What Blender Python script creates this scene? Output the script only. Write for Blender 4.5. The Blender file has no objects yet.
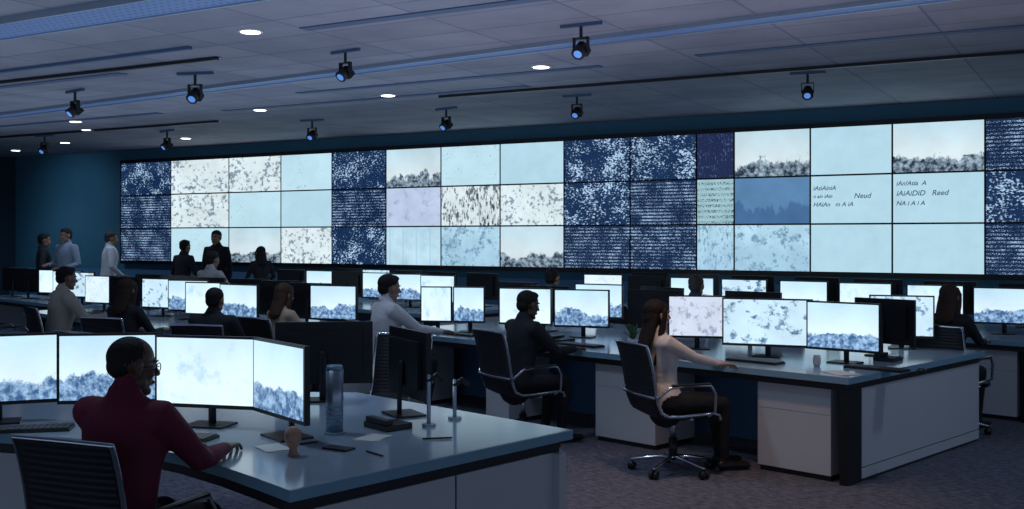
import bpy, math, random
import numpy as np
from mathutils import Vector, Matrix
random.seed(7)
sc = bpy.context.scene
sc.view_settings.view_transform = 'Standard'
COL = sc.collection
S2 = math.sqrt(2)
def D(a): return math.radians(a)
def ab(a, b): return ((a-b)/S2, (a+b)/S2)
def W(s, t): return (-8.21+.866*s-.5*t, 22.1-.5*s-.866*t)

# ---------------------------------------------------------------- materials
def mat(name, col, rough=.6, metal=0, emit=None, es=0, bump=0, bscale=50, var=0, spec=.5):
    m = bpy.data.materials.new(name); m.use_nodes = True
    nt = m.node_tree; p = nt.nodes['Principled BSDF']
    p.inputs['Base Color'].default_value = (*col, 1)
    p.inputs['Roughness'].default_value = rough
    p.inputs['Metallic'].default_value = metal
    p.inputs['Specular IOR Level'].default_value = spec
    if emit:
        p.inputs['Emission Color'].default_value = (*emit, 1)
        p.inputs['Emission Strength'].default_value = es
    if bump or var:
        tc = nt.nodes.new('ShaderNodeTexCoord')
        n = nt.nodes.new('ShaderNodeTexNoise'); n.inputs['Scale'].default_value = bscale
        n.inputs['Detail'].default_value = 4
        nt.links.new(tc.outputs['Object'], n.inputs['Vector'])
        if bump:
            b = nt.nodes.new('ShaderNodeBump'); b.inputs['Strength'].default_value = bump
            b.inputs['Distance'].default_value = .02
            nt.links.new(n.outputs['Fac'], b.inputs['Height'])
            nt.links.new(b.outputs['Normal'], p.inputs['Normal'])
        if var:
            mr = nt.nodes.new('ShaderNodeMix'); mr.data_type = 'RGBA'
            mr.inputs['A'].default_value = (*[c*(1-var) for c in col], 1)
            mr.inputs['B'].default_value = (*[min(1, c*(1+var)) for c in col], 1)
            nt.links.new(n.outputs['Fac'], mr.inputs['Factor'])
            nt.links.new(mr.outputs['Result'], p.inputs['Base Color'])
    return m

def screen(name, hi, lo, scale=6, thr=.55, soft=.03, grad=0, rows=0, st=1.0, sx=1.6, cols=0, clump=0, cloud=.12, sy=None, mid=None, gy=.5, det=6, sky=None):
    m = bpy.data.materials.new(name); m.use_nodes = True
    nt = m.node_tree; N = nt.nodes; L = nt.links
    p = N['Principled BSDF']
    p.inputs['Base Color'].default_value = (.01, .01, .012, 1); p.inputs['Roughness'].default_value = .35
    def math_(op, a, b=None, c=None):
        n = N.new('ShaderNodeMath'); n.operation = op
        for i, v in enumerate((a, b, c)):
            if v is None: continue
            if isinstance(v, (int, float)): n.inputs[i].default_value = v
            else: L.new(v, n.inputs[i])
        return n.outputs[0]
    uv = N.new('ShaderNodeUVMap'); uv.uv_map = 'UVMap'
    sep = N.new('ShaderNodeSeparateXYZ'); L.new(uv.outputs[0], sep.inputs[0])
    oi = N.new('ShaderNodeObjectInfo')
    w = math_('MULTIPLY', oi.outputs['Random'], 61.0)
    def mapped(y):
        mp = N.new('ShaderNodeMapping'); mp.inputs['Scale'].default_value = (sx, y, 1)
        L.new(uv.outputs[0], mp.inputs[0]); return mp.outputs[0]
    base = mapped(sy if sy is not None else (1 if not rows else 2.2)); fine = mapped(1)
    def noise(s, det=6, vec=None):
        n = N.new('ShaderNodeTexNoise'); n.noise_dimensions = '4D'
        n.inputs['Scale'].default_value = s; n.inputs['Detail'].default_value = det
        n.inputs['Roughness'].default_value = .66
        L.new(vec or base, n.inputs['Vector']); L.new(w, n.inputs['W'])
        return n.outputs['Fac']
    v = noise(scale, det)
    if grad:
        g = math_('SUBTRACT', gy, sep.outputs['Y']); g = math_('MULTIPLY', g, grad)
        v = math_('ADD', v, g)
    if clump:
        c = noise(2.2, 2, fine); c = math_('SUBTRACT', c, .5); c = math_('MULTIPLY', c, clump)
        v = math_('ADD', v, c)
    mr = N.new('ShaderNodeMapRange'); mr.interpolation_type = 'SMOOTHSTEP'
    mr.inputs['From Min'].default_value = thr-soft; mr.inputs['From Max'].default_value = thr+soft
    L.new(v, mr.inputs['Value']); f = mr.outputs['Result']
    if rows:
        r = math_('MULTIPLY', sep.outputs['Y'], rows*6.2832); r = math_('SINE', r)
        r = math_('GREATER_THAN', r, -.1); f = math_('MULTIPLY', f, r)
    if cols:
        r = math_('MULTIPLY', sep.outputs['X'], cols*6.2832); r = math_('SINE', r)
        r = math_('LESS_THAN', r, .93); f = math_('MULTIPLY', f, r)
    mx = N.new('ShaderNodeMix'); mx.data_type = 'RGBA'
    mx.inputs['A'].default_value = (*hi, 1); mx.inputs['B'].default_value = (*lo, 1)
    if sky:
        ms = N.new('ShaderNodeMix'); ms.data_type = 'RGBA'
        ms.inputs['A'].default_value = (*hi, 1); ms.inputs['B'].default_value = (*sky, 1)
        rs = N.new('ShaderNodeMapRange'); rs.inputs['From Min'].default_value = .35; rs.inputs['From Max'].default_value = .95
        L.new(math_('ADD', sep.outputs['Y'], math_('SUBTRACT', noise(2.6, 5, fine), .5)), rs.inputs['Value'])
        L.new(rs.outputs['Result'], ms.inputs['Factor']); L.new(ms.outputs['Result'], mx.inputs['A'])
    if mid:
        m2 = N.new('ShaderNodeMix'); m2.data_type = 'RGBA'
        m2.inputs['A'].default_value = (*lo, 1); m2.inputs['B'].default_value = (*mid, 1)
        r2 = N.new('ShaderNodeMapRange'); r2.inputs['From Min'].default_value = .42; r2.inputs['From Max'].default_value = .6
        L.new(noise(9, 7, fine), r2.inputs['Value']); L.new(r2.outputs['Result'], m2.inputs['Factor'])
        L.new(m2.outputs['Result'], mx.inputs['B'])
    L.new(f, mx.inputs['Factor'])
    soft2 = noise(1.3, 2, fine); sm = N.new('ShaderNodeMapRange')
    sm.inputs['To Min'].default_value = (1-cloud)*st; sm.inputs['To Max'].default_value = (1+cloud)*st
    sm.inputs['From Min'].default_value = .3; sm.inputs['From Max'].default_value = .7
    L.new(soft2, sm.inputs['Value'])
    L.new(mx.outputs['Result'], p.inputs['Emission Color'])
    L.new(sm.outputs['Result'], p.inputs['Emission Strength'])
    return m

M = {}
M['ceil_strip'] = mat('slot_and_highlight_blue', (.06, .11, .22), .6)
M['black'] = mat('black_plastic', (.008, .009, .012), .4)
M['chrome'] = mat('polished_aluminium', (.6, .65, .72), .2, 1)
M['steel'] = mat('grey_steel', (.38, .46, .56), .35, .8)
M['white'] = mat('white_laminate_panel', (.60, .62, .66), .45, var=.05, bscale=3)
M['top'] = mat('pale_desk_laminate', (.36, .46, .58), .14, var=.08, bscale=4, spec=.7)
M['edge'] = mat('desk_edge_blue_grey', (.24, .42, .56), .2)
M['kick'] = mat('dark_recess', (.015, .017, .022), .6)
M['wall'] = mat('teal_wall_paint', (.05, .17, .26), .75, var=.12, bscale=2)
M['wall_low'] = mat('lit_wall_desk_blue', (.08, .22, .40), .6, var=.1, bscale=3)  # brightened blue paints the light on the lower wall; desk panels share it
M['frame'] = mat('video_wall_frame', (.006, .008, .012), .5)
M['paper'] = mat('paper', (.75, .75, .73), .8)
M['wood'] = mat('figurine_wood', (.42, .24, .15), .5, var=.3, bscale=40)
M['lens'] = mat('lamp_lens', (.1, .2, .5), .1, emit=(.10, .28, .75), es=.8)
M['down'] = mat('downlight_glow', (1, 1, 1), .4, emit=(1, .93, .82), es=5)
M['key'] = mat('keycaps', (.05, .052, .06), .5)
PALE = (.46, .70, .82); WHT = (.72, .84, .88); DBL = (.004, .018, .062)
SC = {
 'dark': screen('screen_dark_text', DBL, (.42, .62, .88), 34, .555, .03, rows=13, clump=.4, sx=2),
 'dmap': screen('screen_dark_map', (.006, .026, .085), (.45, .66, .90), 20, .575, .035, clump=.5, sy=1.3),
 'map': screen('screen_map', WHT, (.02, .035, .06), 9, .565, .03, clump=.35, mid=(.25, .35, .44)),
 'bmap': screen('screen_bluemap', (.38, .61, .78), (.14, .28, .44), 8, .55, .05, clump=.25, mid=(.28, .47, .62), sky=(.46, .7, .84)),
 'pale': screen('screen_pale', PALE, (.42, .65, .78), 4, .6, .2, cloud=.05),
 'faint': screen('screen_faint', (.52, .76, .87), (.28, .42, .54), 16, .63, .03, cloud=.06, clump=.12),
 'lilac': screen('screen_lilac', (.50, .60, .80), (.32, .36, .56), 4, .62, .1),
 'rows': screen('screen_rows', WHT, (.02, .03, .04), 11, .53, .03, sx=2.5, clump=.35, sy=.5, mid=(.3, .36, .4)),
 'land': screen('screen_landscape', (.68, .80, .85), (.02, .035, .06), 2.6, .62, .03, grad=.8, gy=.44, sy=.6, mid=(.34, .46, .56), det=9, sky=(.52, .72, .82)),
 'green': screen('screen_green', (.34, .54, .60), (.03, .09, .13), 16, .52, .04, rows=8, clump=.2),
 'blue': screen('screen_blue', (.10, .23, .42), (.06, .15, .32), 3, .58, .04, grad=.6, sy=.4, det=3),
 'purple': screen('screen_purple', (.012, .02, .07), (.08, .13, .32), 14, .60, .04, clump=.3),
 'grid': screen('screen_grid', (.42, .66, .82), (.53, .75, .86), 3, .45, .1, cols=4),
}
SM = {
 'a': screen('desk_screen_pale', (.72, .89, .98), (.42, .64, .86), 2.2, .60, .10, st=1.15, cloud=.1, det=7, sky=(.6, .82, .95)),
 'b': screen('desk_screen_landscape', (.70, .88, .98), (.04, .11, .26), 1.7, .58, .03, grad=1.0, gy=.44, sy=.9, st=1.12, cloud=.1, mid=(.34, .54, .78), det=7, sky=(.52, .76, .93)),
 'c': screen('desk_screen_map', (.58, .79, .93), (.06, .14, .26), 4, .57, .04, st=1.08, clump=.25, cloud=.12, mid=(.30, .46, .62)),
 'd': screen('desk_screen_lilac', (.66, .74, .90), (.38, .42, .60), 6, .57, .05, st=1.0, cloud=.1, clump=.2),
 'e': screen('desk_screen_text', (.70, .86, .96), (.24, .36, .50), 20, .58, .03, rows=12, st=1.12, clump=.2),
}

# ---------------------------------------------------------------- geometry pieces
def ell(c, r, n=16, m=10, rot=None):
    V = []; F = []
    for i in range(1, m):
        th = math.pi*i/m
        for j in range(n):
            ph = 2*math.pi*j/n
            V.append(Vector((r[0]*math.sin(th)*math.cos(ph), r[1]*math.sin(th)*math.sin(ph), r[2]*math.cos(th))))
    V.append(Vector((0, 0, r[2]))); V.append(Vector((0, 0, -r[2])))
    for i in range(m-2):
        for j in range(n):
            a = i*n+j; b = i*n+(j+1) % n
            F.append((a, a+n, b+n, b))
    t = len(V)-2
    for j in range(n):
        F.append((t, j, (j+1) % n)); k = (m-2)*n
        F.append((t+1, k+(j+1) % n, k+j))
    if rot: V = [rot @ v for v in V]
    c = Vector(c)
    return [v+c for v in V], F

def tube(pts, rads, n=12, up=None, caps=True):
    pts = [Vector(p) for p in pts]
    rads = [(r, r) if isinstance(r, (int, float)) else r for r in rads]
    up = Vector(up) if up else None
    rings = []
    K = len(pts)
    dirs = []
    for i in range(K):
        d = (pts[min(i+1, K-1)]-pts[max(i-1, 0)]).normalized(); dirs.append(d)
    side = None
    for i in range(K):
        d = dirs[i]
        if up is not None: sd = d.cross(up)
        elif side is None: sd = d.cross(Vector((0, 0, 1)) if abs(d.z) < .9 else Vector((0, 1, 0)))
        else: sd = side-d*side.dot(d)
        if sd.length < 1e-4: sd = side if side else Vector((1, 0, 0))
        side = sd.normalized(); u2 = side.cross(d).normalized()
        rings.append((pts[i], rads[i], side, u2, d))
    R = []
    if caps:
        p, r, s, u, d = rings[0]; q = min(r)
        for a in (80, 50, 25): R.append((p-d*q*math.sin(D(a)), (r[0]*math.cos(D(a)), r[1]*math.cos(D(a))), s, u))
    for p, r, s, u, d in rings: R.append((p, r, s, u))
    if caps:
        p, r, s, u, d = rings[-1]; q = min(r)
        for a in (25, 50, 80): R.append((p+d*q*math.sin(D(a)), (r[0]*math.cos(D(a)), r[1]*math.cos(D(a))), s, u))
    V = []; F = []
    for p, r, s, u in R:
        for j in range(n):
            t = 2*math.pi*j/n
            V.append(p+s*r[0]*math.cos(t)+u*r[1]*math.sin(t))
    for i in range(len(R)-1):
        for j in range(n):
            a = i*n+j; b = i*n+(j+1) % n
            F.append((a, b, b+n, a+n))
    F.append(tuple(reversed(range(n)))); F.append(tuple(range((len(R)-1)*n, len(R)*n)))
    return V, F

def box(c, s, rz=0):
    x, y, z = s[0]/2, s[1]/2, s[2]/2
    V = [Vector((i*x, j*y, k*z)) for k in (-1, 1) for j in (-1, 1) for i in (-1, 1)]
    F = [(0, 2, 3, 1), (4, 5, 7, 6), (0, 1, 5, 4), (2, 6, 7, 3), (0, 4, 6, 2), (1, 3, 7, 5)]
    if rz:
        R = Matrix.Rotation(rz, 3, 'Z'); V = [R @ v for v in V]
    c = Vector(c)
    return [v+c for v in V], F
def bx(x0, x1, y0, y1, z0, z1): return box(((x0+x1)/2, (y0+y1)/2, (z0+z1)/2), (x1-x0, y1-y0, z1-z0))
def prism(poly, z0, z1):
    n = len(poly)
    V = [Vector((p[0], p[1], z0)) for p in poly]+[Vector((p[0], p[1], z1)) for p in poly]
    F = [tuple(reversed(range(n))), tuple(range(n, 2*n))]
    for i in range(n):
        j = (i+1) % n; F.append((i, j, j+n, i+n))
    return V, F
def cyl(c, r, h, n=16, r2=None):
    r2 = r if r2 is None else r2
    V = []
    for z, q in ((0, r), (h, r2)):
        for j in range(n):
            t = 2*math.pi*j/n; V.append(Vector((c[0]+q*math.cos(t), c[1]+q*math.sin(t), c[2]+z)))
    F = [tuple(reversed(range(n))), tuple(range(n, 2*n))]
    for j in range(n): F.append((j, (j+1) % n, n+(j+1) % n, n+j))
    return V, F
def xf(piece, mtx): return [mtx @ v for v in piece[0]], piece[1]

class MB:
    def __init__(s): s.V = []; s.F = []; s.mi = []; s.sm = []; s.uv = []; s.mats = []
    def add(s, piece, m, smooth=False, uv=None):
        if m not in s.mats: s.mats.append(m)
        k = s.mats.index(m); o = len(s.V)
        s.V.extend([tuple(v) for v in piece[0]])
        for f in piece[1]:
            s.F.append(tuple(i+o for i in f)); s.mi.append(k); s.sm.append(smooth); s.uv.append(uv)
        return s
    def mesh(s, name):
        me = bpy.data.meshes.new(name); me.from_pydata(s.V, [], s.F)
        for m in s.mats: me.materials.append(m)
        me.polygons.foreach_set('material_index', s.mi)
        me.polygons.foreach_set('use_smooth', s.sm)
        if any(u for u in s.uv):
            l = me.uv_layers.new(name='UVMap')
            for p, u in zip(me.polygons, s.uv):
                if u:
                    for k, li in enumerate(p.loop_indices): l.data[li].uv = u[k]
        me.update(); return me
    def obj(s, name, loc=(0, 0, 0), rz=0, bevel=0, parent=None):
        return place(s.mesh(name), name, loc, rz, bevel, parent)
def place(me, name, loc=(0, 0, 0), rz=0, bevel=0, parent=None):
    o = bpy.data.objects.new(name, me); COL.objects.link(o)
    o.location = loc; o.rotation_euler = (0, 0, rz)
    if bevel:
        b = o.modifiers.new('bevel', 'BEVEL'); b.width = bevel; b.segments = 2; b.limit_method = 'ANGLE'
    if parent: o.parent = parent
    return o

def remesh(pieces, voxel, it=3):
    V = []; F = []
    for p in pieces:
        o = len(V); V.extend([tuple(v) for v in p[0]]); F.extend([tuple(i+o for i in f) for f in p[1]])
    me = bpy.data.meshes.new('tmp'); me.from_pydata(V, [], F)
    o = bpy.data.objects.new('tmp', me); COL.objects.link(o)
    r = o.modifiers.new('r', 'REMESH'); r.mode = 'VOXEL'; r.voxel_size = voxel
    s = o.modifiers.new('s', 'SMOOTH'); s.factor = .5; s.iterations = it
    dg = bpy.context.evaluated_depsgraph_get(); e = o.evaluated_get(dg); m2 = e.to_mesh()
    n = len(m2.vertices); co = np.empty(n*3); m2.vertices.foreach_get('co', co); co = co.reshape(-1, 3)
    Fs = [tuple(p.vertices) for p in m2.polygons]
    e.to_mesh_clear(); bpy.data.objects.remove(o); bpy.data.meshes.remove(me)
    return [Vector(c) for c in co], Fs

# ---------------------------------------------------------------- room shell
ceilH = 3.52
A = W(-3.7, -.1); B = W(25, -.1); C = W(25, 19); Dd = W(-3.7, 19)
def wallbox(name, p, q, z0, z1, m, th=.12):
    d = Vector((q[0]-p[0], q[1]-p[1])); L = d.length; ang = math.atan2(d.y, d.x)
    return MB().add(bx(0, L, 0, th, z0, z1), m).obj(name, (p[0], p[1], 0), ang)
wallbox('wall_back', A, B, 0, ceilH, M['wall'])
wallbox('wall_left', Dd, A, 0, ceilH, mat('dark_wall_paint', (.02, .05, .08), .8))
def ceil_mat():
    m = mat('ceiling_tiles', (.3, .3, .34), .8); nt = m.node_tree; N = nt.nodes; L = nt.links; p = N['Principled BSDF']
    tc = N.new('ShaderNodeTexCoord'); br = N.new('ShaderNodeTexBrick')
    br.offset = 0; br.inputs['Scale'].default_value = 1
    br.inputs['Color1'].default_value = (.25, .265, .33, 1); br.inputs['Color2'].default_value = (.32, .325, .39, 1)
    br.inputs['Mortar'].default_value = (.15, .18, .26, 1); br.inputs['Mortar Size'].default_value = .012
    br.inputs['Brick Width'].default_value = 1.2; br.inputs['Row Height'].default_value = .6
    L.new(tc.outputs['Object'], br.inputs['Vector'])
    n = N.new('ShaderNodeTexNoise'); n.inputs['Scale'].default_value = 1.5; n.inputs['Detail'].default_value = 6
    L.new(tc.outputs['Object'], n.inputs['Vector'])
    mr = N.new('ShaderNodeMapRange'); mr.inputs['To Min'].default_value = .65; mr.inputs['To Max'].default_value = 1.35
    L.new(n.outputs['Fac'], mr.inputs['Value'])
    mx = N.new('ShaderNodeVectorMath'); mx.operation = 'SCALE'
    L.new(br.outputs['Color'], mx.inputs[0]); L.new(mr.outputs['Result'], mx.inputs['Scale'])
    L.new(mx.outputs[0], p.inputs['Base Color']); return m
MB().add(bx(-4, 25.5, -19.3, .3, 0, .12), ceil_mat()).obj('ceiling', (-8.21, 22.1, ceilH), D(-30))
def floor_mat():
    m = mat('carpet', (.05, .05, .07), .95); nt = m.node_tree; N = nt.nodes; L = nt.links; p = N['Principled BSDF']
    tc = N.new('ShaderNodeTexCoord')
    mp = N.new('ShaderNodeMapping'); mp.inputs['Rotation'].default_value = (0, 0, D(15)); mp.inputs['Scale'].default_value = (1, 3, 1)
    L.new(tc.outputs['Object'], mp.inputs[0])
    n = N.new('ShaderNodeTexNoise'); n.inputs['Scale'].default_value = 14; n.inputs['Detail'].default_value = 8; n.inputs['Roughness'].default_value = .85
    L.new(mp.outputs[0], n.inputs['Vector'])
    r = N.new('ShaderNodeValToRGB'); r.color_ramp.elements[0].position = .42; r.color_ramp.elements[1].position = .58
    r.color_ramp.elements[0].color = (.035, .04, .065, 1); r.color_ramp.elements[1].color = (.20, .205, .27, 1)
    L.new(n.outputs['Fac'], r.inputs[0]); L.new(r.outputs[0], p.inputs['Base Color'])
    b = N.new('ShaderNodeBump'); b.inputs['Strength'].default_value = .5; b.inputs['Distance'].default_value = .01
    L.new(n.outputs['Fac'], b.inputs['Height']); L.new(b.outputs[0], p.inputs['Normal'])
    return m
MB().add(bx(-4, 25.5, -19.3, .3, -.12, 0), floor_mat()).obj('floor', (-8.21, 22.1, 0), D(-30))
MB().add(bx(-3.6, 25, -.12, -.002, 0.1, 1.02), M['wall_low']).add(bx(-3.6, 25, -.13, -.002, 0, .1), M['kick']).obj('lit_wall_trim_1', (-8.21, 22.1+.0, 0), D(-30))  # strip with the blue wall light put into its colour, plus dark skirting

def perf_mat():
    m = mat('perforated_tray', (.1, .14, .24), .5); nt = m.node_tree; N = nt.nodes; L = nt.links; p = N['Principled BSDF']
    tc = N.new('ShaderNodeTexCoord'); v = N.new('ShaderNodeTexVoronoi'); v.inputs['Scale'].default_value = 13; v.inputs['Randomness'].default_value = 0
    L.new(tc.outputs['Object'], v.inputs['Vector'])
    r = N.new('ShaderNodeValToRGB'); r.color_ramp.elements[0].position = .34; r.color_ramp.elements[1].position = .42
    r.color_ramp.elements[0].color = (.015, .04, .12, 1); r.color_ramp.elements[1].color = (.17, .30, .58, 1)
    L.new(v.outputs['Distance'], r.inputs[0]); L.new(r.outputs[0], p.inputs['Base Color']); return m
PERF = perf_mat()
def tray(s0, s1, t, w, h=.05, m=None, name='ceiling_cable_tray', rot=0):
    x, y = W((s0+s1)/2, t); L = (s1-s0)/2
    mb = MB().add(bx(-L, L, -w/2, w/2, -h, 0), m or PERF)
    if m is None:
        mb.add(bx(-L, L, -w/2-.02, -w/2, -h-.01, 0), M['steel']).add(bx(-L, L, w/2, w/2+.02, -h-.01, 0), M['steel'])
    mb.obj(name, (x, y, ceilH), D(-30+rot))
tray(4, 17, 9.4, .42); tray(-1.5, 19.5, 5.85, .2, .03, rot=-5.5); tray(-3, 10.5, 7.9, .05, .03, M['ceil_strip'], 'ceiling_slot')
for s0, s1, t in [(3, 8.2, 8.5), (5, 8.6, 7.1), (9.2, 13.4, 4.9), (-1, 6, 4.3), (12, 18, 8.0), (7, 12, 4.0), (2, 4.5, 6.2), (14.5, 19, 5.0)]:
    tray(s0, s1, t, .12, .010, M['ceil_strip'], 'ceiling_slot')

# ---------------------------------------------------------------- ceiling lamps
def spotlight_fixture():
    mb = MB()
    mb.add(bx(-.24, .24, -.02, .02, -.035, 0), M['ceil_strip'])  # bar coloured blue to stand in for bluish highlights along the track
    mb.add(cyl((0, 0, -.16), .018, .13, 10), M['black'])
    mb.add(bx(-.085, -.075, -.03, .03, -.30, -.15), M['black']).add(bx(.075, .085, -.03, .03, -.30, -.15), M['black']).add(bx(-.085, .085, -.03, .03, -.17, -.155), M['black'])
    R = Matrix.Translation((0, 0, -.27)) @ Matrix.Rotation(D(-48), 4, 'X')
    mb.add(xf(cyl((0, 0, -.11), .072, .16, 20, .06), R), M['black'], True)
    mb.add(xf(cyl((0, 0, .05), .05, .05, 16, .03), R), M['steel'], True)
    mb.add(xf(cyl((0, 0, -.113), .045, .004, 20), R), M['lens'])
    mb.add(xf(bx(-.075, .075, .02, .075, -.05, .06), R), M['black'])
    return mb.mesh('track_spotlight')
SPM = spotlight_fixture()
for s, t, k in [(14.2, 7.0, .8), (11.65, 7.0, .8), (9.34, 6.75, .9), (7.0, 6.5, .9), (15.2, 3.4, .8), (12.17, 3.0, .8), (9.97, 2.7, .85), (7.35, 2.5, .85), (4.15, 2.5, .9), (1.6, 3.0, .9), (2.0, 5.8, .9)]:
    x, y = W(s, t); o = place(SPM, 'track_spotlight', (x, y, ceilH), D(-20+random.uniform(-25, 25))); o.scale = (k,)*3
for s0, s1, t in [(10.6, 17.5, 3.75), (5, 10.3, 7.4), (0, 6, 3.2)]:
    x, y = W((s0+s1)/2, t); L = (s1-s0)/2
    MB().add(bx(-L, L, -.02, .02, -.035, 0), M['black']).add(bx(-L, L, .021, .06, -.015, 0), M['steel']).obj('lighting_track', (x, y, ceilH), D(-30+1.0))
DLM = MB().add(cyl((0, 0, -.01), .11, .01, 24), M['white']).add(cyl((0, 0, -.014), .085, .004, 24), M['down']).mesh('ceiling_downlight')
dl = [(-2.31, 9.28), (.31, 11.2), (-1.59, 13.46), (-6.86, 16.5), (-3.6, 15), (-8.6, 20.2), (-6.0, 19.3), (-7.2, 17.8), (-10.4, 22), (1.1, 6.6), (-1.9, 5.4), (3.9, 7.0), (-.6, 7.2)]
for i, (x, y) in enumerate(dl):
    o = place(DLM, 'ceiling_downlight', (x, y, ceilH))
    l = bpy.data.lights.new('downlight_lamp', 'SPOT'); l.energy = 46; l.color = (.62, .80, 1); l.spot_size = D(120); l.spot_blend = .9; l.shadow_soft_size = .1
    if (x, y) == (1.1, 6.6): l.color = (1, .62, .38); l.energy = 110; l.spot_size = D(72)
    if (x, y) == (-.6, 7.2): l.energy = 65
    lo = bpy.data.objects.new('lamp', l); COL.objects.link(lo); lo.location = (0, 0, -.05); lo.parent = o

# ---------------------------------------------------------------- video wall
vw = bpy.data.objects.new('video_wall', None); COL.objects.link(vw); vw.location = (-8.21, 22.1, 0); vw.rotation_euler = (0, 0, D(-30))
edges = [0, 1.5, 3.11, 4.455, 5.69, 6.92, 8.09, 9.27, 10.46, 11.61, 12.69, 13.27, 14.38, 15.49, 16.65, 17.8, 18.95]
zt, zb = 3.25, 1.20; rh = (zt-zb)/3
MB().add(bx(-.06, 19.0, 0, .098, zb-.06, zt+.06), M['frame']).obj('frame', parent=vw)
tiles = [('dmap', 'dark', 'dark'), ('map', 'map', 'faint'), ('map', 'faint', 'land'), ('faint', 'pale', 'map'), ('dmap', 'dark', 'dmap'),
         ('land', 'lilac', 'grid'), ('faint', 'rows', 'bmap'), ('pale', 'map', 'land'), ('dmap', 'dmap', 'dark'), ('dmap', 'dark', 'dark'),
         ('purple', 'green', 'bmap'), ('land', 'blue', 'bmap'), ('pale', 'pale', 'pale'), ('land', 'pale', 'pale'), ('dark', 'dmap', 'dark'), ('pale', 'map', 'faint')]
uvq = [(0, 0), (1, 0), (1, 1), (0, 1)]
for c, trio in enumerate(tiles):
    for r, k in enumerate(trio):
        x0, x1 = edges[c]+.012, edges[c+1]-.012; z1 = zt-r*rh-.012; z0 = zt-(r+1)*rh+.012
        mb = MB(); mb.add(bx(x0, x1, -.03, 0, z0, z1), M['frame'])
        mb.add(([Vector((x0, -.031, z0)), Vector((x1, -.031, z0)), Vector((x1, -.031, z1)), Vector((x0, -.031, z1))], [(0, 1, 2, 3)]), SC[k], uv=uvq)
        mb.obj('display_tile', parent=vw)
INK = mat('screen_ink', (.02, .03, .06), .6, emit=(.06, .11, .18), es=1)
for (s, z, h, tx) in [(14.42, 2.36, .085, 'iAtiAiniA'), (14.42, 2.25, .07, 'n ain iAin'), (14.98, 2.24, .10, 'Neud'), (14.42, 2.13, .085, 'HAiAn   m A iA'),
                      (15.54, 2.40, .085, 'iAn!Atia  A'), (15.54, 2.26, .10, 'iAiAiDiD   Reed'), (15.54, 2.13, .085, 'NA i A i A')]:
    f = bpy.data.curves.new('caption_text', 'FONT'); f.body = tx; f.size = h*1.0; f.shear = .25; f.offset = .0015; f.materials.append(INK)
    o = bpy.data.objects.new('caption_text', f); COL.objects.link(o); o.parent = vw; o.location = (s, -.036, z); o.rotation_euler = (D(90), 0, 0)

# ---------------------------------------------------------------- monitors
def monitor_mesh(w, h, key, zc=.27):
    mb = MB(); b = .012
    z0 = zc-h/2; z1 = zc+h/2
    mb.add(bx(-w/2-b, w/2+b, -.012, .016, z0-b*1.6, z1+b), M['black'])
    mb.add(bx(-w/2+.05, w/2-.05, .016, .042, z0+.04, z1-.04), M['black'])
    mb.add(([Vector((-w/2, -.0135, z0)), Vector((w/2, -.0135, z0)), Vector((w/2, -.0135, z1)), Vector((-w/2, -.0135, z1))], [(0, 1, 2, 3)]), SM[key], uv=uvq)
    mb.add(tube([(0, .06, .01), (0, .06, .12), (0, .05, zc)], [(.022, .012)]*3, 10, up=(0, 1, 0)), M['black'], True)
    mb.add(bx(-.11, .11, -.05, .12, 0, .010), M['black'])
    return mb.mesh('computer_monitor')
MC = {}
TOP = .747
def monitor(x, y, phi, key='a', w=.53, h=.33, zc=.28):
    k = (w, h, key, zc)
    if k not in MC: MC[k] = monitor_mesh(w, h, key, zc)
    return place(MC[k], 'computer_monitor', (x, y, TOP), D(phi))
monitor(-2.63, 5.36, 22, 'b', .56); monitor(-2.07, 5.42, 8, 'b', .50); monitor(-1.535, 5.27, -14, 'a', .54); monitor(-1.10, 4.98, -52, 'b', .53)
monitor(-1.1, 6.15, 185, 'a', .54); monitor(-.55, 5.65, 118, 'a', .5)
monitor(1.57, 8.92, -12, 'd', .46); monitor(2.02, 8.32, -22, 'c', .68, .35); monitor(2.50, 7.93, -42, 'b', .56, .34)
monitor(3.0, 8.45, 130, 'a', .5); monitor(3.32, 8.95, -20, 'c', .5)
monitor(.66, 9.95, -20, 'b', .52); monitor(.13, 10.25, -20, 'a', .52)
monitor(-.76, 10.55, -10, 'a', .30); monitor(-.43, 10.5, -10, 'b', .30)
for a, b, p, k in [(8.3, 5.2, 140, 'a'), (8.4, 6.3, 130, 'a'), (8.5, 7.2, -30, 'b'), (8.2, 8.1, 140, 'a'), (7.9, 6.0, 150, 'a'), (7.8, 7.3, 145, 'a')]:
    x, y = ab(a, b); monitor(x, y, p, k)
keys = 'abcbacbebab'
def row(a, b0, b1, n, phi, jit=8, back=.15):
    for i in range(n):
        b = b0+(b1-b0)*(i+.5)/n
        x, y = ab(a+random.uniform(-.08, .08), b)
        p = phi+random.uniform(-jit, jit)
        if random.random() < back: p += 180
        monitor(x, y, p, random.choice(keys))
row(10.75, 3.5, 9.4, 8, -28, 8, .12); row(11.75, 3.6, 9.4, 7, 150, 10, 0)
row(5.85, 9.5, 13.6, 6, -25, 8, .15); row(6.55, 9.2, 13.6, 6, 155, 8, .1)
row(9.0, 9.7+.3, 14.0, 6, -25, 10, .2); row(9.9, 10.1, 14, 5, 150, 10, .2)
row(6.25, 14.5, 17.8, 5, -30, 10, .4)
x, y = ab(6.35, 8.95); monitor(x, y, -22, 'b')

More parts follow.
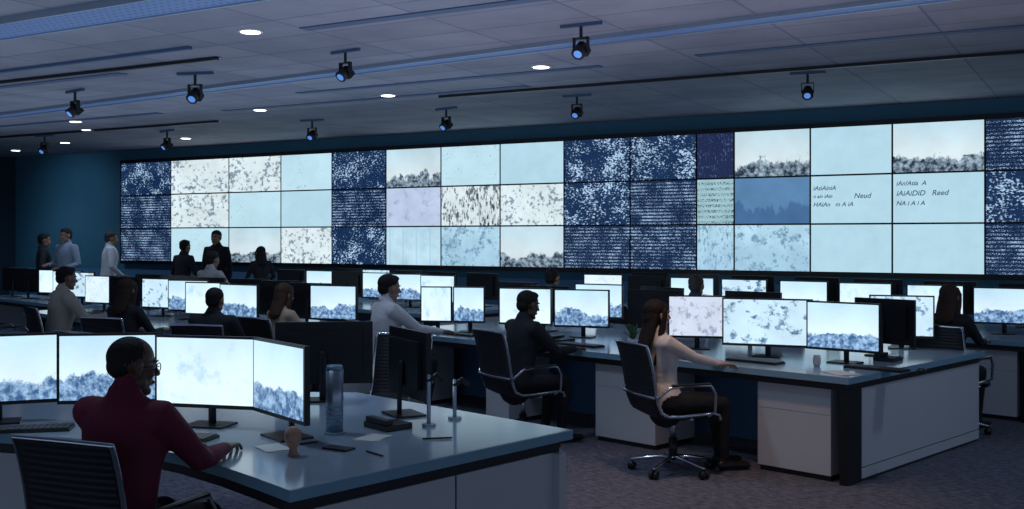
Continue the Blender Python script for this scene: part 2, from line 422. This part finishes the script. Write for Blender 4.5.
# ---------------------------------------------------------------- desks
def desk(a0, a1, b0, b1, peds, name='control_desk'):
    A_ = a1-a0; B_ = b1-b0; mb = MB()
    mb.add(bx(0, A_, 0, B_, .70, .745), M['edge']); mb.add(bx(.006, A_-.006, .006, B_-.006, .7449, .7465), M['top'])
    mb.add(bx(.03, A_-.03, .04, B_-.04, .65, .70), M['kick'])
    for y0 in (.03, B_-.09):
        mb.add(bx(.04, .24, y0, y0+.06, 0, .66), M['black'])
        mb.add(bx(.25, A_-.05, y0, y0+.06, .10, .65), M['white']).add(bx(.25, A_-.05, y0, y0+.06, .02, .093), M['white'])
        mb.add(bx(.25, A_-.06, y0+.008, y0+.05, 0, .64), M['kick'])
    mb.add(bx(.8, .84, .1, B_-.1, .05, .65), M['wall_low'])
    for p0, p1 in peds:
        q0, q1 = p0-b0, p1-b0
        mb.add(bx(.08, .62, q0, q1, .04, .65), M['white'])
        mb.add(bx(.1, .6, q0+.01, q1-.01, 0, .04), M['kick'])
        for z in (.46,): mb.add(bx(.0785, .081, q0, q1, z, z+.004), M['edge'])
    x, y = ab(a0, b0)
    return mb.obj(name, (x, y, 0), D(45), .004)
desk(6.63, 9.0, 3.41, 8.55, [(3.585, 4.165), (5.1, 5.72), (6.75, 7.05), (8.1, 8.45)])
desk(10.05, 12.3, 3.41, 9.6, [(3.55, 4.1), (5.0, 5.6), (7.1, 7.6), (9, 9.5)])
desk(5.1, 6.95, 9.3, 14, [(9.4, 9.8), (11, 11.5)])
desk(5.95, 6.9, 8.62, 9.28, [])
desk(8.4, 10.3, 9.9, 14.3, [(10, 10.5)])
desk(5.9, 6.7, 14.3, 17.95, [(15, 15.5)])
x, y = ab(3.6, 10.3)
MB().add(bx(0, .4, 0, 1.1, .06, .72), M['white']).add(bx(-.01, .41, -.01, 1.11, .72, .74), M['top']).add(bx(.02, .38, .02, 1.08, 0, .06), M['kick']).obj('storage_cabinet', (x, y, 0), D(45), .004)
front = [(-3.3, 5.25), (-2.9, 5.2), (-2.5, 5.1), (-2.1, 4.98), (-1.75, 4.82), (-1.45, 4.6), (-1.2, 4.36), (-1.0, 4.14), (-.836, 3.95)]
outline = front+[(.302, 5.196), (-.95, 6.45), (-3.3, 6.6)]
mb = MB(); mb.add(prism(outline, .70, .745), M['edge'])
cx = sum(p[0] for p in outline)/len(outline); cy = sum(p[1] for p in outline)/len(outline)
def shrink(d): return [(p[0]+(cx-p[0])*d, p[1]+(cy-p[1])*d) for p in outline]
mb.add(prism(shrink(.006), .7449, .7465), M['top']); mb.add(prism(shrink(.03), .66, .70), M['kick'])
def vpanel(mb, p, q, z0, z1, m, th=.05, inset=.05):
    d = Vector((q[0]-p[0], q[1]-p[1])); L = d.length; ang = math.atan2(d.y, d.x)
    R = Matrix.Translation((p[0], p[1], 0)) @ Matrix.Rotation(ang, 4, 'Z')
    mb.add(xf(bx(0, L, inset, inset+th, z0, z1), R), m)
e0 = Vector((-.836, 3.95)); e1 = Vector((.302, 5.196))
L1 = lambda t: e0.lerp(e1, t)
vpanel(mb, L1(.04), L1(.545), .06, .64, M['white']); vpanel(mb, L1(.553), L1(.985), .06, .64, M['white']); vpanel(mb, L1(.04), L1(.98), 0, .66, M['kick'], .03, .06)
vpanel(mb, (.302, 5.196), (-.95, 6.45), .05, .64, M['white'])
vpanel(mb, (-3.3, 5.25), (-2.15, 5.0), .05, .64, M['white'], .05, .08)
vpanel(mb, (-1.1, 4.3), (-.85, 4.02), .05, .64, M['white'], .05, .06)
mb.obj('control_desk', (0, 0, 0), 0, .004)

# ---------------------------------------------------------------- desk objects
def keyboard_mesh():
    mb = MB(); mb.add(bx(-.22, .22, -.07, .07, 0, .014), M['black'])
    for r in range(5):
        for c in range(15):
            x = -.2+c*.0286; y = -.052+r*.026
            mb.add(bx(x-.012, x+.012, y-.011, y+.011, .014, .02), M['key'])
    return mb.mesh('keyboard')
KB = keyboard_mesh()
MOUSE = MB().add(ell((0, 0, .012), (.03, .052, .02)), M['black'], True).mesh('computer_mouse')
def kb(x, y, r, ms=True):
    place(KB, 'keyboard', (x, y, .7468), D(r)); c, s = math.cos(D(r)), math.sin(D(r))
    if ms: place(MOUSE, 'computer_mouse', (x+.33*c, y+.33*s, .7553), D(r))
kb(-1.62, 4.98, -15, False); kb(-2.4, 5.17, 12, False)
kb(1.85, 8.0, -45, False); kb(.6, 9.2, -45, False); kb(-.5, 10.2, -45, False); kb(2.62, 7.55, -45)
def papers(x, y, r, n=1, k=1):
    mb = MB()
    for i in range(n): mb.add(xf(bx(-.105*k, .105*k, -.148*k, .148*k, i*.002, i*.002+.0015), Matrix.Rotation(random.uniform(-.2, .2), 4, 'Z')), M['paper'])
    mb.obj('paper_stack', (x, y, .7468), D(r))
papers(-1.08, 4.74, 30, 2, .55); papers(-.66, 4.98, -20, 2, .55); papers(2.3, 7.35, 20, 2, .8); papers(1.3, 8.5, -20, 1)
PHM = MB().add(bx(-.08, .08, -.1, .1, 0, .03), M['black']).add(bx(-.075, -.03, -.09, .09, .03, .055), M['black']).add(bx(-.015, .065, .02, .08, .03, .036), M['edge']).mesh('desk_phone')
for x, y, r in [(-.62, 5.25, 40), (2.9, 8.1, -40), (.45, 9.55, -40)]: place(PHM, 'desk_phone', (x, y, .7468), D(r), .004)
for x, y, r in [(-.78, 4.72, 60)]:
    MB().add(bx(-.035, .035, -.07, .07, 0, .009), M['black']).obj('smartphone', (x, y, .7468), D(r), .003)
for x, y, r in [(-.95, 4.83, 40), (-.6, 4.6, -50), (-.35, 4.95, 10)]:
    MB().add(tube([(-.07, 0, .005), (.06, 0, .005), (.072, 0, .005)], [.0045, .0045, .001], 8), M['black'], True).obj('ballpoint_pen', (x, y, .7468), D(r))
def cup(x, y, s, m, name='coffee_cup'):
    pr = [(.028, 0), (.036, .01), (.043, .05), (.04, .09), (.036, .115), (.033, .115), (.036, .09), (.038, .05), (.03, .015), (.001, .012)]
    V = []; F = []; n = 20
    for r, z in pr:
        for j in range(n): t = 2*math.pi*j/n; V.append(Vector((r*math.cos(t), r*math.sin(t), z)))
    for i in range(len(pr)-1):
        for j in range(n): F.append((i*n+j, i*n+(j+1) % n, (i+1)*n+(j+1) % n, (i+1)*n+j))
    F.append(tuple(reversed(range(n))))
    mb = MB().add((V, F), m, True)
    mb.add(tube([(.04, 0, .09), (.065, 0, .085), (.07, 0, .055), (.06, 0, .03), (.04, 0, .025)], [.005]*5, 8), m, True)
    o = mb.obj(name, (x, y, .7468), random.uniform(0, 6)); o.scale = (s,)*3
cup(2.25, 7.75, .7, M['white'])
MB().add(tube([(0, 0, .004), (0, 0, .012), (0, 0, .03), (0, 0, .05), (0, 0, .07), (0, 0, .10), (0, 0, .118)], [.026, .022, .016, .026, .036, .038, .028], 18, caps=False), M['wood'], True).add(
   ell((0, 0, .112), (.029, .029, .018)), M['wood'], True).obj('wooden_figurine', (-.955, 4.58, .7445))
mb = MB().add(cyl((0, 0, 0), .05, .012, 24), M['edge'], True).add(cyl((0, 0, .012), .042, .30, 24), M['steel'], True).add(cyl((0, 0, .312), .043, .02, 24, .036), M['edge'], True)
for i in range(5): mb.add(cyl((0, 0, .05+i*.02), .0427, .006, 24), M['edge'], True)
mb.obj('desk_speaker', (-.86, 5.09, .7468))
def mic(x, y, h):
    mb = MB().add(cyl((0, 0, 0), .035, .012, 20), M['steel']).add(tube([(0, 0, .01), (0, 0, h)], [.011, .010], 10), M['steel'], True)
    mb.add(tube([(0, 0, h-.02), (.04, 0, h+.005), (.07, 0, h-.02)], [.012, .014, .012], 10), M['black'], True)
    mb.obj('desk_microphone', (x, y, .7468), D(20))
mic(-.42, 5.30, .25); mic(-.30, 5.50, .2)
x, y = ab(7.0, 5.55)
mb = MB().add(cyl((0, 0, 0), .04, .09, 16, .05), M['white'], True)
LEAF = mat('leaf_green', (.05, .12, .04), .6, var=.3)
for i in range(22):
    t = random.uniform(0, 6.28); r = random.uniform(.03, .09); z = random.uniform(.14, .22)
    mb.add(tube([(0, 0, .08), (r*.5*math.cos(t), r*.5*math.sin(t), z*.8), (r*math.cos(t), r*math.sin(t), z)], [(.004, .002), (.012, .003), (.003, .002)], 6), LEAF, True)
mb.obj('potted_plant', (x, y, .7468))

# ---------------------------------------------------------------- chairs
def chair_mesh():
    mb = MB()
    for i in range(5):
        t = 2*math.pi*i/5+.3; c, s = math.cos(t), math.sin(t)
        mb.add(tube([(0, 0, .115), (c*.15, s*.15, .10), (c*.30, s*.30, .075)], [(.022, .018), (.018, .014), (.013, .01)], 8, up=(0, 0, 1)), M['chrome'], True)
        for o in (-.018, .018):
            R = Matrix.Translation((c*.30-s*o, s*.30+c*o, .03)) @ Matrix.Rotation(t+math.pi/2, 4, 'Z') @ Matrix.Rotation(D(90), 4, 'Y')
            mb.add(xf(cyl((0, 0, -.01), .03, .02, 14), R), M['black'], True)
        mb.add(tube([(c*.30, s*.30, .03), (c*.30, s*.30, .075)], [.008, .01], 8), M['black'])
    mb.add(cyl((0, 0, .09), .032, .16, 16), M['black'], True).add(cyl((0, 0, .25), .02, .15, 16), M['chrome'], True)
    mb.add(bx(-.09, .09, -.12, .12, .385, .415), M['black'])
    prof = [(.25, .405), (.24, .435), (.20, .448), (.08, .443), (-.06, .438), (-.16, .442), (-.215, .47), (-.245, .54), (-.262, .63), (-.28, .74), (-.30, .83), (-.32, .90), (-.335, .94)]
    V = []; F = []
    n = len(prof); wv = .225; K = 6
    for sgn in (0, 1):
        for (y, z) in prof:
            for k in range(K+1):
                u = -1+2*k/K; sag = .014*(1-u*u)
                yy = y-(sag if z > .5 else 0)-(0 if not sgn else (.016 if z > .47 else 0)); zz = z-(sag if z <= .5 else 0)-(0 if not sgn else (.022 if z <= .47 else 0))
                V.append(Vector((u*wv, yy, zz)))
    r = K+1
    for i in range(n-1):
        for k in range(K):
            a = i*r+k; F.append((a, a+1, a+1+r, a+r)); b = n*r+a; F.append((b, b+r, b+1+r, b+1))
    for i in range(n-1):
        a = i*r; b = n*r+a; F.append((a, a+r, b+r, b)); a += K; b += K; F.append((a, b, b+r, a+r))
    mb.add((V, F), M['mesh'], True)
    for sx in (-1, 1):
        mb.add(tube([(sx*.235, y, z) for y, z in prof], [.012]*n, 8), M['chrome'], True)
        mb.add(tube([(sx*.235, .16, .43), (sx*.285, .18, .47), (sx*.29, .18, .60), (sx*.29, .14, .655), (sx*.29, -.04, .665), (sx*.29, -.18, .65), (sx*.28, -.25, .60), (sx*.24, -.252, .565)], [.011]*8, 8), M['chrome'], True)
        mb.add(tube([(sx*.29, .13, .668), (sx*.29, -.16, .668)], [(.02, .009)]*2, 8, up=(0, 0, 1)), M['black'], True)
    mb.add(tube([(-.235, -.335, .94), (0, -.35, .945), (.235, -.335, .94)], [.012]*3, 8), M['chrome'], True)
    mb.add(tube([(-.235, -.28, .58), (0, -.30, .58), (.235, -.28, .58)], [.01]*3, 8), M['chrome'], True)
    mb.add(tube([(-.235, .02, .415), (.235, .02, .415)], [.014]*2, 8), M['chrome'], True)
    return mb.mesh('office_chair')
def mesh_mat():
    m = mat('ribbed_black_mesh', (.012, .013, .018), .55); nt = m.node_tree; N = nt.nodes; L = nt.links
    tc = N.new('ShaderNodeTexCoord'); w = N.new('ShaderNodeTexWave'); w.bands_direction = 'Z'; w.inputs['Scale'].default_value = 12
    L.new(tc.outputs['Object'], w.inputs[0]); b = N.new('ShaderNodeBump'); b.inputs['Strength'].default_value = .3; b.inputs['Distance'].default_value = .01
    L.new(w.outputs['Fac'], b.inputs['Height']); L.new(b.outputs[0], N['Principled BSDF'].inputs['Normal']); return m
M['mesh'] = mesh_mat()
CH = chair_mesh()
def chair(x, y, r): return place(CH, 'office_chair', (x, y, 0), D(r))

# ---------------------------------------------------------------- people
def head_base(vox):
    P = [ell((0, -.014, .03), (.076, .094, .09), 24, 16), ell((0, .026, -.035), (.058, .058, .075)), ell((0, .062, -.095), (.027, .024, .02)),
         ell((0, .072, .03), (.046, .016, .011)), tube([(0, .078, .022), (0, .094, -.006), (0, .104, -.022)], [.008, .010, .012], 10),
         ell((.011, .094, -.026), (.009, .01, .008)), ell((-.011, .094, -.026), (.009, .01, .008)),
         ell((.034, .056, -.022), (.024, .022, .022)), ell((-.034, .056, -.022), (.024, .022, .022)),
         ell((0, .082, -.053), (.023, .009, .006)), ell((0, .081, -.064), (.019, .009, .007)),
         ell((.045, .01, -.06), (.022, .04, .03)), ell((-.045, .01, -.06), (.022, .04, .03))]
    for s in (-1, 1):
        P.append(ell((s*.079, -.006, -.002), (.009, .019, .031), rot=Matrix.Rotation(D(s*18), 3, 'Z')))
    return remesh(P, vox, 2)
def hair_mesh(kind, vox):
    if kind == 'short':
        P = [ell((0, -.024, .045), (.081, .095, .083), 20, 14), ell((0, -.055, -.005), (.068, .056, .062)), ell((.0, .02, .092), (.053, .055, .03))]
    elif kind == 'buzz':
        P = [ell((0, -.021, .038), (.077, .0905, .0835), 20, 14), ell((0, -.048, .0), (.066, .058, .055))]
    else:
        ln = {'long': .42, 'mid': .24}[kind]
        P = [ell((0, -.026, .045), (.086, .100, .086), 20, 14), ell((0, -.06, -.02), (.08, .066, .10))]
        P.append(tube([(0, -.05, .0), (0, -.085, -.12), (0, -.12, -.22), (0, -.13, -ln)], [(.086, .055), (.09, .046), (.085, .036), (.05, .02)], 16, up=(0, 1, 0)))
        for s in (-1, 1):
            P.append(tube([(s*.045, .045, .09), (s*.076, .02, .03), (s*.080, .0, -.08), (s*.083, -.03, -.19), (s*.07, -.06, -ln*.9)], [.016, .024, .026, .028, .012], 10))
    V, F = remesh(P, vox, 2)
    V2 = []
    for v in V:
        a = math.atan2(v.x, v.y+.03); q = .5 if kind == 'buzz' else 1
        k = 1+q*(.018*math.sin(a*34)+.012*math.sin(a*57+v.z*30))*(1 if v.z < .1 else .3)
        V2.append(Vector((v.x*k, (v.y+.03)*k-.03, v.z)))
    return V2, F
def hand_mesh(vox, curl=1.0, grip=0):
    P = [tube([(0, -.03, 0), (0, .0, 0), (0, .04, .002), (0, .085, 0)], [(.024, .02), (.027, .019), (.038, .016), (.041, .012)], 14, up=(0, 0, 1))]
    fi = [(-.030, .088, (.040, .024, .020), -6), (-.010, .093, (.044, .027, .021), -1), (.011, .090, (.041, .025, .020), 4), (.030, .080, (.032, .019, .017), 10)]
    for x, y, ls, sp in fi:
        p = Vector((x*.95, y-.02, 0)); pts = [p, Vector((x, y, .001))]; ang = D(-14*curl)
        q = pts[-1]
        for l in ls:
            dv = Vector((math.sin(D(sp))*math.cos(ang), math.cos(D(sp))*math.cos(ang), math.sin(ang)))
            q = q+dv*l; pts.append(q); ang -= D(17*curl)
        P.append(tube(pts, [.0095, .0092, .0085, .0078, .0068], 10))
    P.append(tube([(-.018, .012, -.004), (-.042, .040, -.010), (-.056, .068, -.014), (-.060, .094, -.018)], [.016, .0125, .0105, .0085], 10))
    return remesh(P, vox, 1)
HEAD = {1: head_base(.0045), 0: head_base(.009)}
HAIR = {}
HAND = {1: hand_mesh(.0032), 0: hand_mesh(.005)}
MATC = {}
def cm(kind, col):
    k = (kind, col)
    if k not in MATC:
        if kind == 'cloth': MATC[k] = mat('cloth', col, .85, bump=.6, bscale=12, var=.12)
        elif kind == 'skin': MATC[k] = mat('skin', col, .5, var=.08, bscale=30)
        elif kind == 'hair': MATC[k] = mat('hair', col, .65, bump=.4, bscale=90, spec=.3)
        else: MATC[k] = mat(kind, col, .4)
    return MATC[k]
EYE = mat('eye_white', (.6, .6, .58), .2); IRIS = mat('iris', (.02, .015, .01), .2); LIP = mat('lips', (.25, .09, .08), .4)

def person(x, y, psi, name='seated_man', sit=True, sc_=1.0, lean=8, hair='short', haircol=(.012, .01, .01), skin=(.32, .18, .12),
           shirt=(.05, .05, .07), pants=(.012, .012, .018), hands=None, headyaw=0, headpitch=5, hi=0, fem=False, vox=None, glasses=False, knees=((.12, .43), (.12, .43)), feet=(.38, .38), side=0, bulk=1.0):
    vox = vox or (.011 if hi else .018)
    zo = 0 if sit else .42
    L = D(lean); pz = .52+zo
    def T(p):
        px, py, z = p; z += zo; dz = z-pz
        return Vector((px+side*dz, py*math.cos(L)+dz*math.sin(L), pz+dz*math.cos(L)-py*math.sin(L)))
    w = (.90 if fem else 1.0)*bulk
    P = []; lab = []
    bust = .012 if fem else 0
    prof = [(.455, .0, .155, .12), (.52, .0, .178, .13), (.60, .0, .168 if not fem else .165, .12), (.69, .005, .150*(w*.95 if fem else bulk), .108*w), (.78, .008, .152*w, .112*w),
            (.87, .012+bust, .168*w, .120*w+bust), (.94, .008+bust/2, .178*w, .115*w), (1.0, -.002, .172*w, .095*w), (1.04, -.012, .125*w, .075*w), (1.075, -.018, .075, .06)]
    tp = [T((0, q[1], q[0])) for q in prof]
    P.append(tube(tp, [(q[2], q[3]) for q in prof], 24, up=(0, 1, 0)))
    for i in range(1, len(tp)-1): lab.append((0, tp[i], tp[i+1], prof[i][3]))
    hc = T((0, .015, 1.185))
    nb = T((0, -.018, 1.05)); nt_ = hc+Vector((0, -.02, -.03))
    nw = .90 if fem else 1.0
    P.append(tube([nb, nb.lerp(nt_, .5), nt_], [.058*nw, .052*nw, .055*nw], 16))
    lab.append((1, nb.lerp(nt_, .42), nt_, .05))
    hands = hands or ((.16, .43, .785), (-.16, .43, .785))
    hmats = []
    for s, tgt in zip((1, -1), hands):
        sh = T((s*.165*w, -.005, .995)); t = Vector((tgt[0], tgt[1], tgt[2]))
        d = t-sh; l1, l2 = .285*(.95 if fem else 1), .255*(.95 if fem else 1); dl_ = min(d.length, l1+l2-.004); dn = d.normalized(); t = sh+dn*dl_
        a = (l1*l1-l2*l2+dl_*dl_)/(2*dl_); h = math.sqrt(max(0, l1*l1-a*a))
        hint = Vector((s*.55, -.35, -1.0)); hint = (hint-dn*hint.dot(dn)).normalized()
        el = sh+dn*a+hint*h
        P.append(tube([T((s*.09, -.005, .985)), sh, sh.lerp(el, .35), el, el.lerp(t, .3), t], [.07*w, .066*w, .056*w, .044*w, .042*w, .029*nw], 14))
        lab.append((0, sh, el, .055)); lab.append((0, el, t, .036))
        fd = (t-el).normalized()
        if sit or tgt[2] > .9: fd = Vector((fd.x-.15*s, fd.y, fd.z*.15)).normalized()
        up = Vector((0, 0, 1)) if abs(fd.z) < .8 else Vector((s, 0, 0))
        xx = fd.cross(up).normalized(); zz = xx.cross(fd).normalized()
        m = Matrix(((xx.x, fd.x, zz.x, t.x), (xx.y, fd.y, zz.y, t.y), (xx.z, fd.z, zz.z, t.z), (0, 0, 0, 1)))
        if s < 0: m = m @ Matrix.Scale(-1, 4, (1, 0, 0))
        hmats.append((m, s))
    for i, s in enumerate((1, -1)):
        if sit:
            k = Vector((s*knees[i][0], knees[i][1], .51)); hp = Vector((s*.088, .0, .525)); an = Vector((s*knees[i][0], feet[i], .10))
            rr = [.088, .078, .06]
        else:
            k = Vector((s*.10, .03, .50)); hp = Vector((s*.09, 0, .92)); an = Vector((s*.11, -.02, .10)); rr = [.088, .078, .058]
        if fem: rr = [r*.95 for r in rr]
        P.append(tube([hp, hp.lerp(k, .5), k], rr, 14)); P.append(tube([k, k.lerp(an, .3), an], [rr[2], .054*nw, .038*nw], 14))
        he = an+Vector((0, -.035, -.058)); to = an+Vector((s*.02, .19, -.066))
        P.append(tube([he, an+Vector((0, .05, -.055)), to], [(.034, .036), (.042, .034), (.036, .024)], 12, up=(0, 0, 1)))
        lab += [(2, hp, k, rr[1]), (2, k, an, .05), (3, he, to, .035)]
    V, F = remesh(P, vox, 4 if hi else 3)
    VA = np.array([tuple(v) for v in V]); FC = np.array([VA[list(f)].mean(0) for f in F])
    best = np.full(len(FC), 1e9); li = np.zeros(len(FC), int)
    for l, p, q, r in lab:
        p = np.array(p); q = np.array(q); d = q-p; t = np.clip(((FC-p) @ d)/(d @ d), 0, 1)
        dist = np.linalg.norm(FC-(p+t[:, None]*d), axis=1)-r
        m = dist < best; best[m] = dist[m]; li[m] = l
    li[(li == 0) & (FC[:, 2] < pz-.03) & (np.abs(FC[:, 0]) < .2) & (FC[:, 1] < .2)] = 2
    mats = [cm('cloth', shirt), cm('skin', skin), cm('cloth', pants), cm('shoe', (.01, .01, .012))]
    mb = MB()
    for l in range(4):
        idx = [f for f, k in zip(F, li) if k == l]
        if idx:
            used = sorted({i for f in idx for i in f}); mp = {v: n for n, v in enumerate(used)}
            mb.add(([V[i] for i in used], [tuple(mp[i] for i in f) for f in idx]), mats[l], True)
    cc = nb.lerp(nt_, .1); c2 = nb.lerp(nt_, .42)
    mb.add(tube([cc, c2], [.068*nw, .060*nw], 18, caps=False), mats[0], True)
    for m, s in hmats: mb.add(xf(HAND[hi], m), mats[1], True)
    HM = Matrix.Translation(hc) @ Matrix.Rotation(D(headyaw), 4, 'Z') @ Matrix.Rotation(-D(headpitch)-L*.3, 4, 'X')
    if fem: HM = HM @ Matrix.Scale(.95, 4)
    mb.add(xf(HEAD[hi], HM), mats[1], True)
    kk = (hair, hi)
    if kk not in HAIR: HAIR[kk] = hair_mesh(hair, .006 if hi else .01)
    mb.add(xf(HAIR[kk], HM), cm('hair', haircol), True)
    for s in (-1, 1):
        mb.add(xf(ell((s*.031, .070, .006), (.013, .011, .009), 10, 8), HM), EYE, True)
        mb.add(xf(ell((s*.031, .079, .006), (.005, .004, .005), 8, 6), HM), IRIS, True)
        mb.add(xf(tube([(s*.016, .088, .028), (s*.032, .087, .033), (s*.048, .074, .028)], [(.003, .003)]*3, 6), HM), cm('hair', haircol), True)
        if glasses:
            pts = [(s*.033+.024*math.cos(t*math.pi/6), .094-.1*abs(s*.033+.024*math.cos(t*math.pi/6))**1.3*1.2, .006+.018*math.sin(t*math.pi/6)) for t in range(13)]
            mb.add(xf(tube(pts, [.002]*13, 6, caps=False), HM), M['black'], True)
            mb.add(xf(tube([(s*.057, .084, .01), (s*.082, .06, .01), (s*.084, -.01, .006)], [.002]*3, 6), HM), M['black'], True)
    mb.add(xf(ell((0, .0885, -.0575), (.02, .006, .008), 10, 8), HM), LIP, True)
    if glasses: mb.add(xf(tube([(-.01, .092, .01), (.01, .092, .01)], [.002]*2, 6), HM), M['black'], True)
    o = mb.obj(name, (x, y, 0), D(psi)); o.scale = (sc_,)*3
    return o
def seated(x, y, psi, **k):
    cx_, cy_ = x-math.sin(D(psi))*.07, y+math.cos(D(psi))*.07
    chair(cx_, cy_, psi)
    return person(x, y, psi, **k)

DARKSK = (.10, .05, .032)
seated(-1.57, 4.14, -22, name='seated_man', hi=1, lean=8, hair='buzz', skin=DARKSK, shirt=(.14, .012, .038), hands=((.15, .50, .785), (-.13, .48, .785)), headyaw=-28, glasses=True, sc_=1.0, bulk=1.1)
seated(1.10, 7.58, -70, name='seated_woman', hi=1, fem=True, lean=-6, hair='long', haircol=(.014, .008, .007), skin=(.46, .26, .18), shirt=(.74, .67, .64), pants=(.008, .008, .012),
       hands=((.11, .44, .80), (-.10, .50, .785)), headpitch=2, sc_=.96, knees=((.10, .44), (.09, .46)), feet=(.46, .52))
seated(.03, 8.58, -58, name='seated_man', hi=1, lean=10, shirt=(.012, .015, .022), skin=DARKSK, hair='short', hands=((.12, .52, .79), (-.12, .48, .79)), sc_=.97, headpitch=8, bulk=1.08)
seated(-1.2, 9.62, -60, name='seated_man', hi=1, lean=6, shirt=(.70, .72, .76), skin=(.3, .18, .13), hands=((.14, .52, .79), (-.12, .48, .79)), sc_=1.04, bulk=1.08)
seated(3.78, 9.12, -45, name='seated_woman', fem=True, lean=4, hair='mid', haircol=(.05, .025, .018), shirt=(.012, .014, .02), sc_=.99)
x, y = ab(9.15, 6.46); seated(x, y, -30, name='seated_man', shirt=(.03, .05, .10), haircol=(.06, .05, .045), bulk=1.08)
x, y = ab(9.1, 8.5); seated(x, y, -35, name='seated_man', shirt=(.05, .07, .12), sc_=1.02)
seated(-4.95, 11.4, -50, name='seated_man', shirt=(.50, .45, .37), skin=(.2, .11, .08), sc_=1.06, hands=((.25, .46, .79), (-.2, .43, .79)), bulk=1.12)
seated(-3.75, 10.05, -20, name='seated_woman', fem=True, hair='mid', haircol=(.03, .015, .01), shirt=(.02, .02, .03))
seated(-2.66, 9.25, -10, name='seated_man', shirt=(.012, .014, .02), sc_=.96, bulk=1.1)
seated(-2.24, 9.98, -40, name='seated_woman', fem=True, hair='mid', haircol=(.07, .035, .02), shirt=(.55, .41, .30), sc_=.97)
seated(-4.65, 16.0, -30, name='seated_man', shirt=(.42, .40, .40), sc_=1.14)
person(-5.0, 17.8, 170, name='standing_man', sit=False, lean=2, shirt=(.01, .01, .015), sc_=1.05, hands=((.24, .05, .86), (-.24, .05, .86)))
person(-5.35, 17.0, -30, name='standing_man', sit=False, lean=6, shirt=(.012, .012, .018), sc_=.96, hands=((.2, .3, 1.1), (-.2, .3, 1.1)))
person(-4.05, 17.0, 30, name='standing_woman', sit=False, fem=True, hair='mid', lean=5, shirt=(.015, .015, .02), sc_=.9, hands=((.2, .3, 1.1), (-.2, .3, 1.1)))
person(-6.93, 18.0, -60, name='standing_man', sit=False, lean=4, shirt=(.62, .62, .66), sc_=1.04, hands=((.2, .2, 1.0), (-.2, .2, 1.0)), haircol=(.05, .04, .035), bulk=1.1)
person(-7.62, 18.0, 150, name='standing_man', sit=False, lean=2, shirt=(.26, .32, .42), sc_=1.07, hands=((.15, .25, 1.15), (-.2, .25, 1.1)), bulk=1.1)
person(-8.1, 18.1, -60, name='standing_man', sit=False, lean=2, shirt=(.02, .02, .03), sc_=1.02, hands=((.2, .2, 1.1), (-.24, .05, .86)))
chair(-.95, 7.85, 160)
chair(-3.3, 8.6, -30); x, y = ab(9.3, 5.2); chair(x, y, -60)
for a, b, r in [(4.5, 12.9, -50), (7.8, 10.6, -40), (7.8, 12.2, -30), (9.4, 7.5, -45)]:
    x, y = ab(a, b); chair(x, y, r)

# ---------------------------------------------------------------- light + camera
def add_ceiling_fill(s, t, z, sx, sy, e, col):  # added fill light facing up at the ceiling, no such fixture in the room
    l = bpy.data.lights.new('ceiling_fill_light', 'AREA'); l.shape = 'RECTANGLE'; l.size = sx; l.size_y = sy; l.energy = e; l.color = col
    o = bpy.data.objects.new('ceiling_fill_light', l); COL.objects.link(o); x, y = W(s, t)
    o.location = (x, y, z); o.rotation_euler = (math.pi, 0, D(-30)); return o
add_ceiling_fill(7, 5.5, 2.15, 12, 3, 52, (.60, .76, 1)); add_ceiling_fill(15.0, 7.0, 2.15, 6, 3, 26, (.84, .80, 1)); add_ceiling_fill(10, 9.5, 2.15, 12, 3, 60, (.62, .76, 1))
l = bpy.data.lights.new('wall_wash_fill', 'SPOT'); l.energy = 60; l.color = (.45, .75, 1); l.spot_size = D(95); l.spot_blend = 1; l.shadow_soft_size = .1  # added spot without a fixture, brightens the left end of the back wall
o = bpy.data.objects.new('wall_wash_fill', l); COL.objects.link(o); x, y = W(-1.3, 2.3); o.location = (x, y, 3.3)
tx, ty = W(-1.5, 0); o.rotation_euler = (Vector((tx, ty, 1.9))-Vector((x, y, 3.3))).to_track_quat('-Z', 'Y').to_euler()
w = bpy.data.worlds.new('World'); sc.world = w; w.use_nodes = True
w.node_tree.nodes['Background'].inputs[0].default_value = (.54, .70, .98, 1); w.node_tree.nodes['Background'].inputs[1].default_value = .42
cam = bpy.data.cameras.new('camera'); co = bpy.data.objects.new('camera', cam); COL.objects.link(co)
co.location = (0, 0, 1.7); co.rotation_euler = (D(90), 0, 0); cam.sensor_width = 36; cam.lens = 36*1050/1024; cam.shift_y = -17.5/1024
sc.camera = co
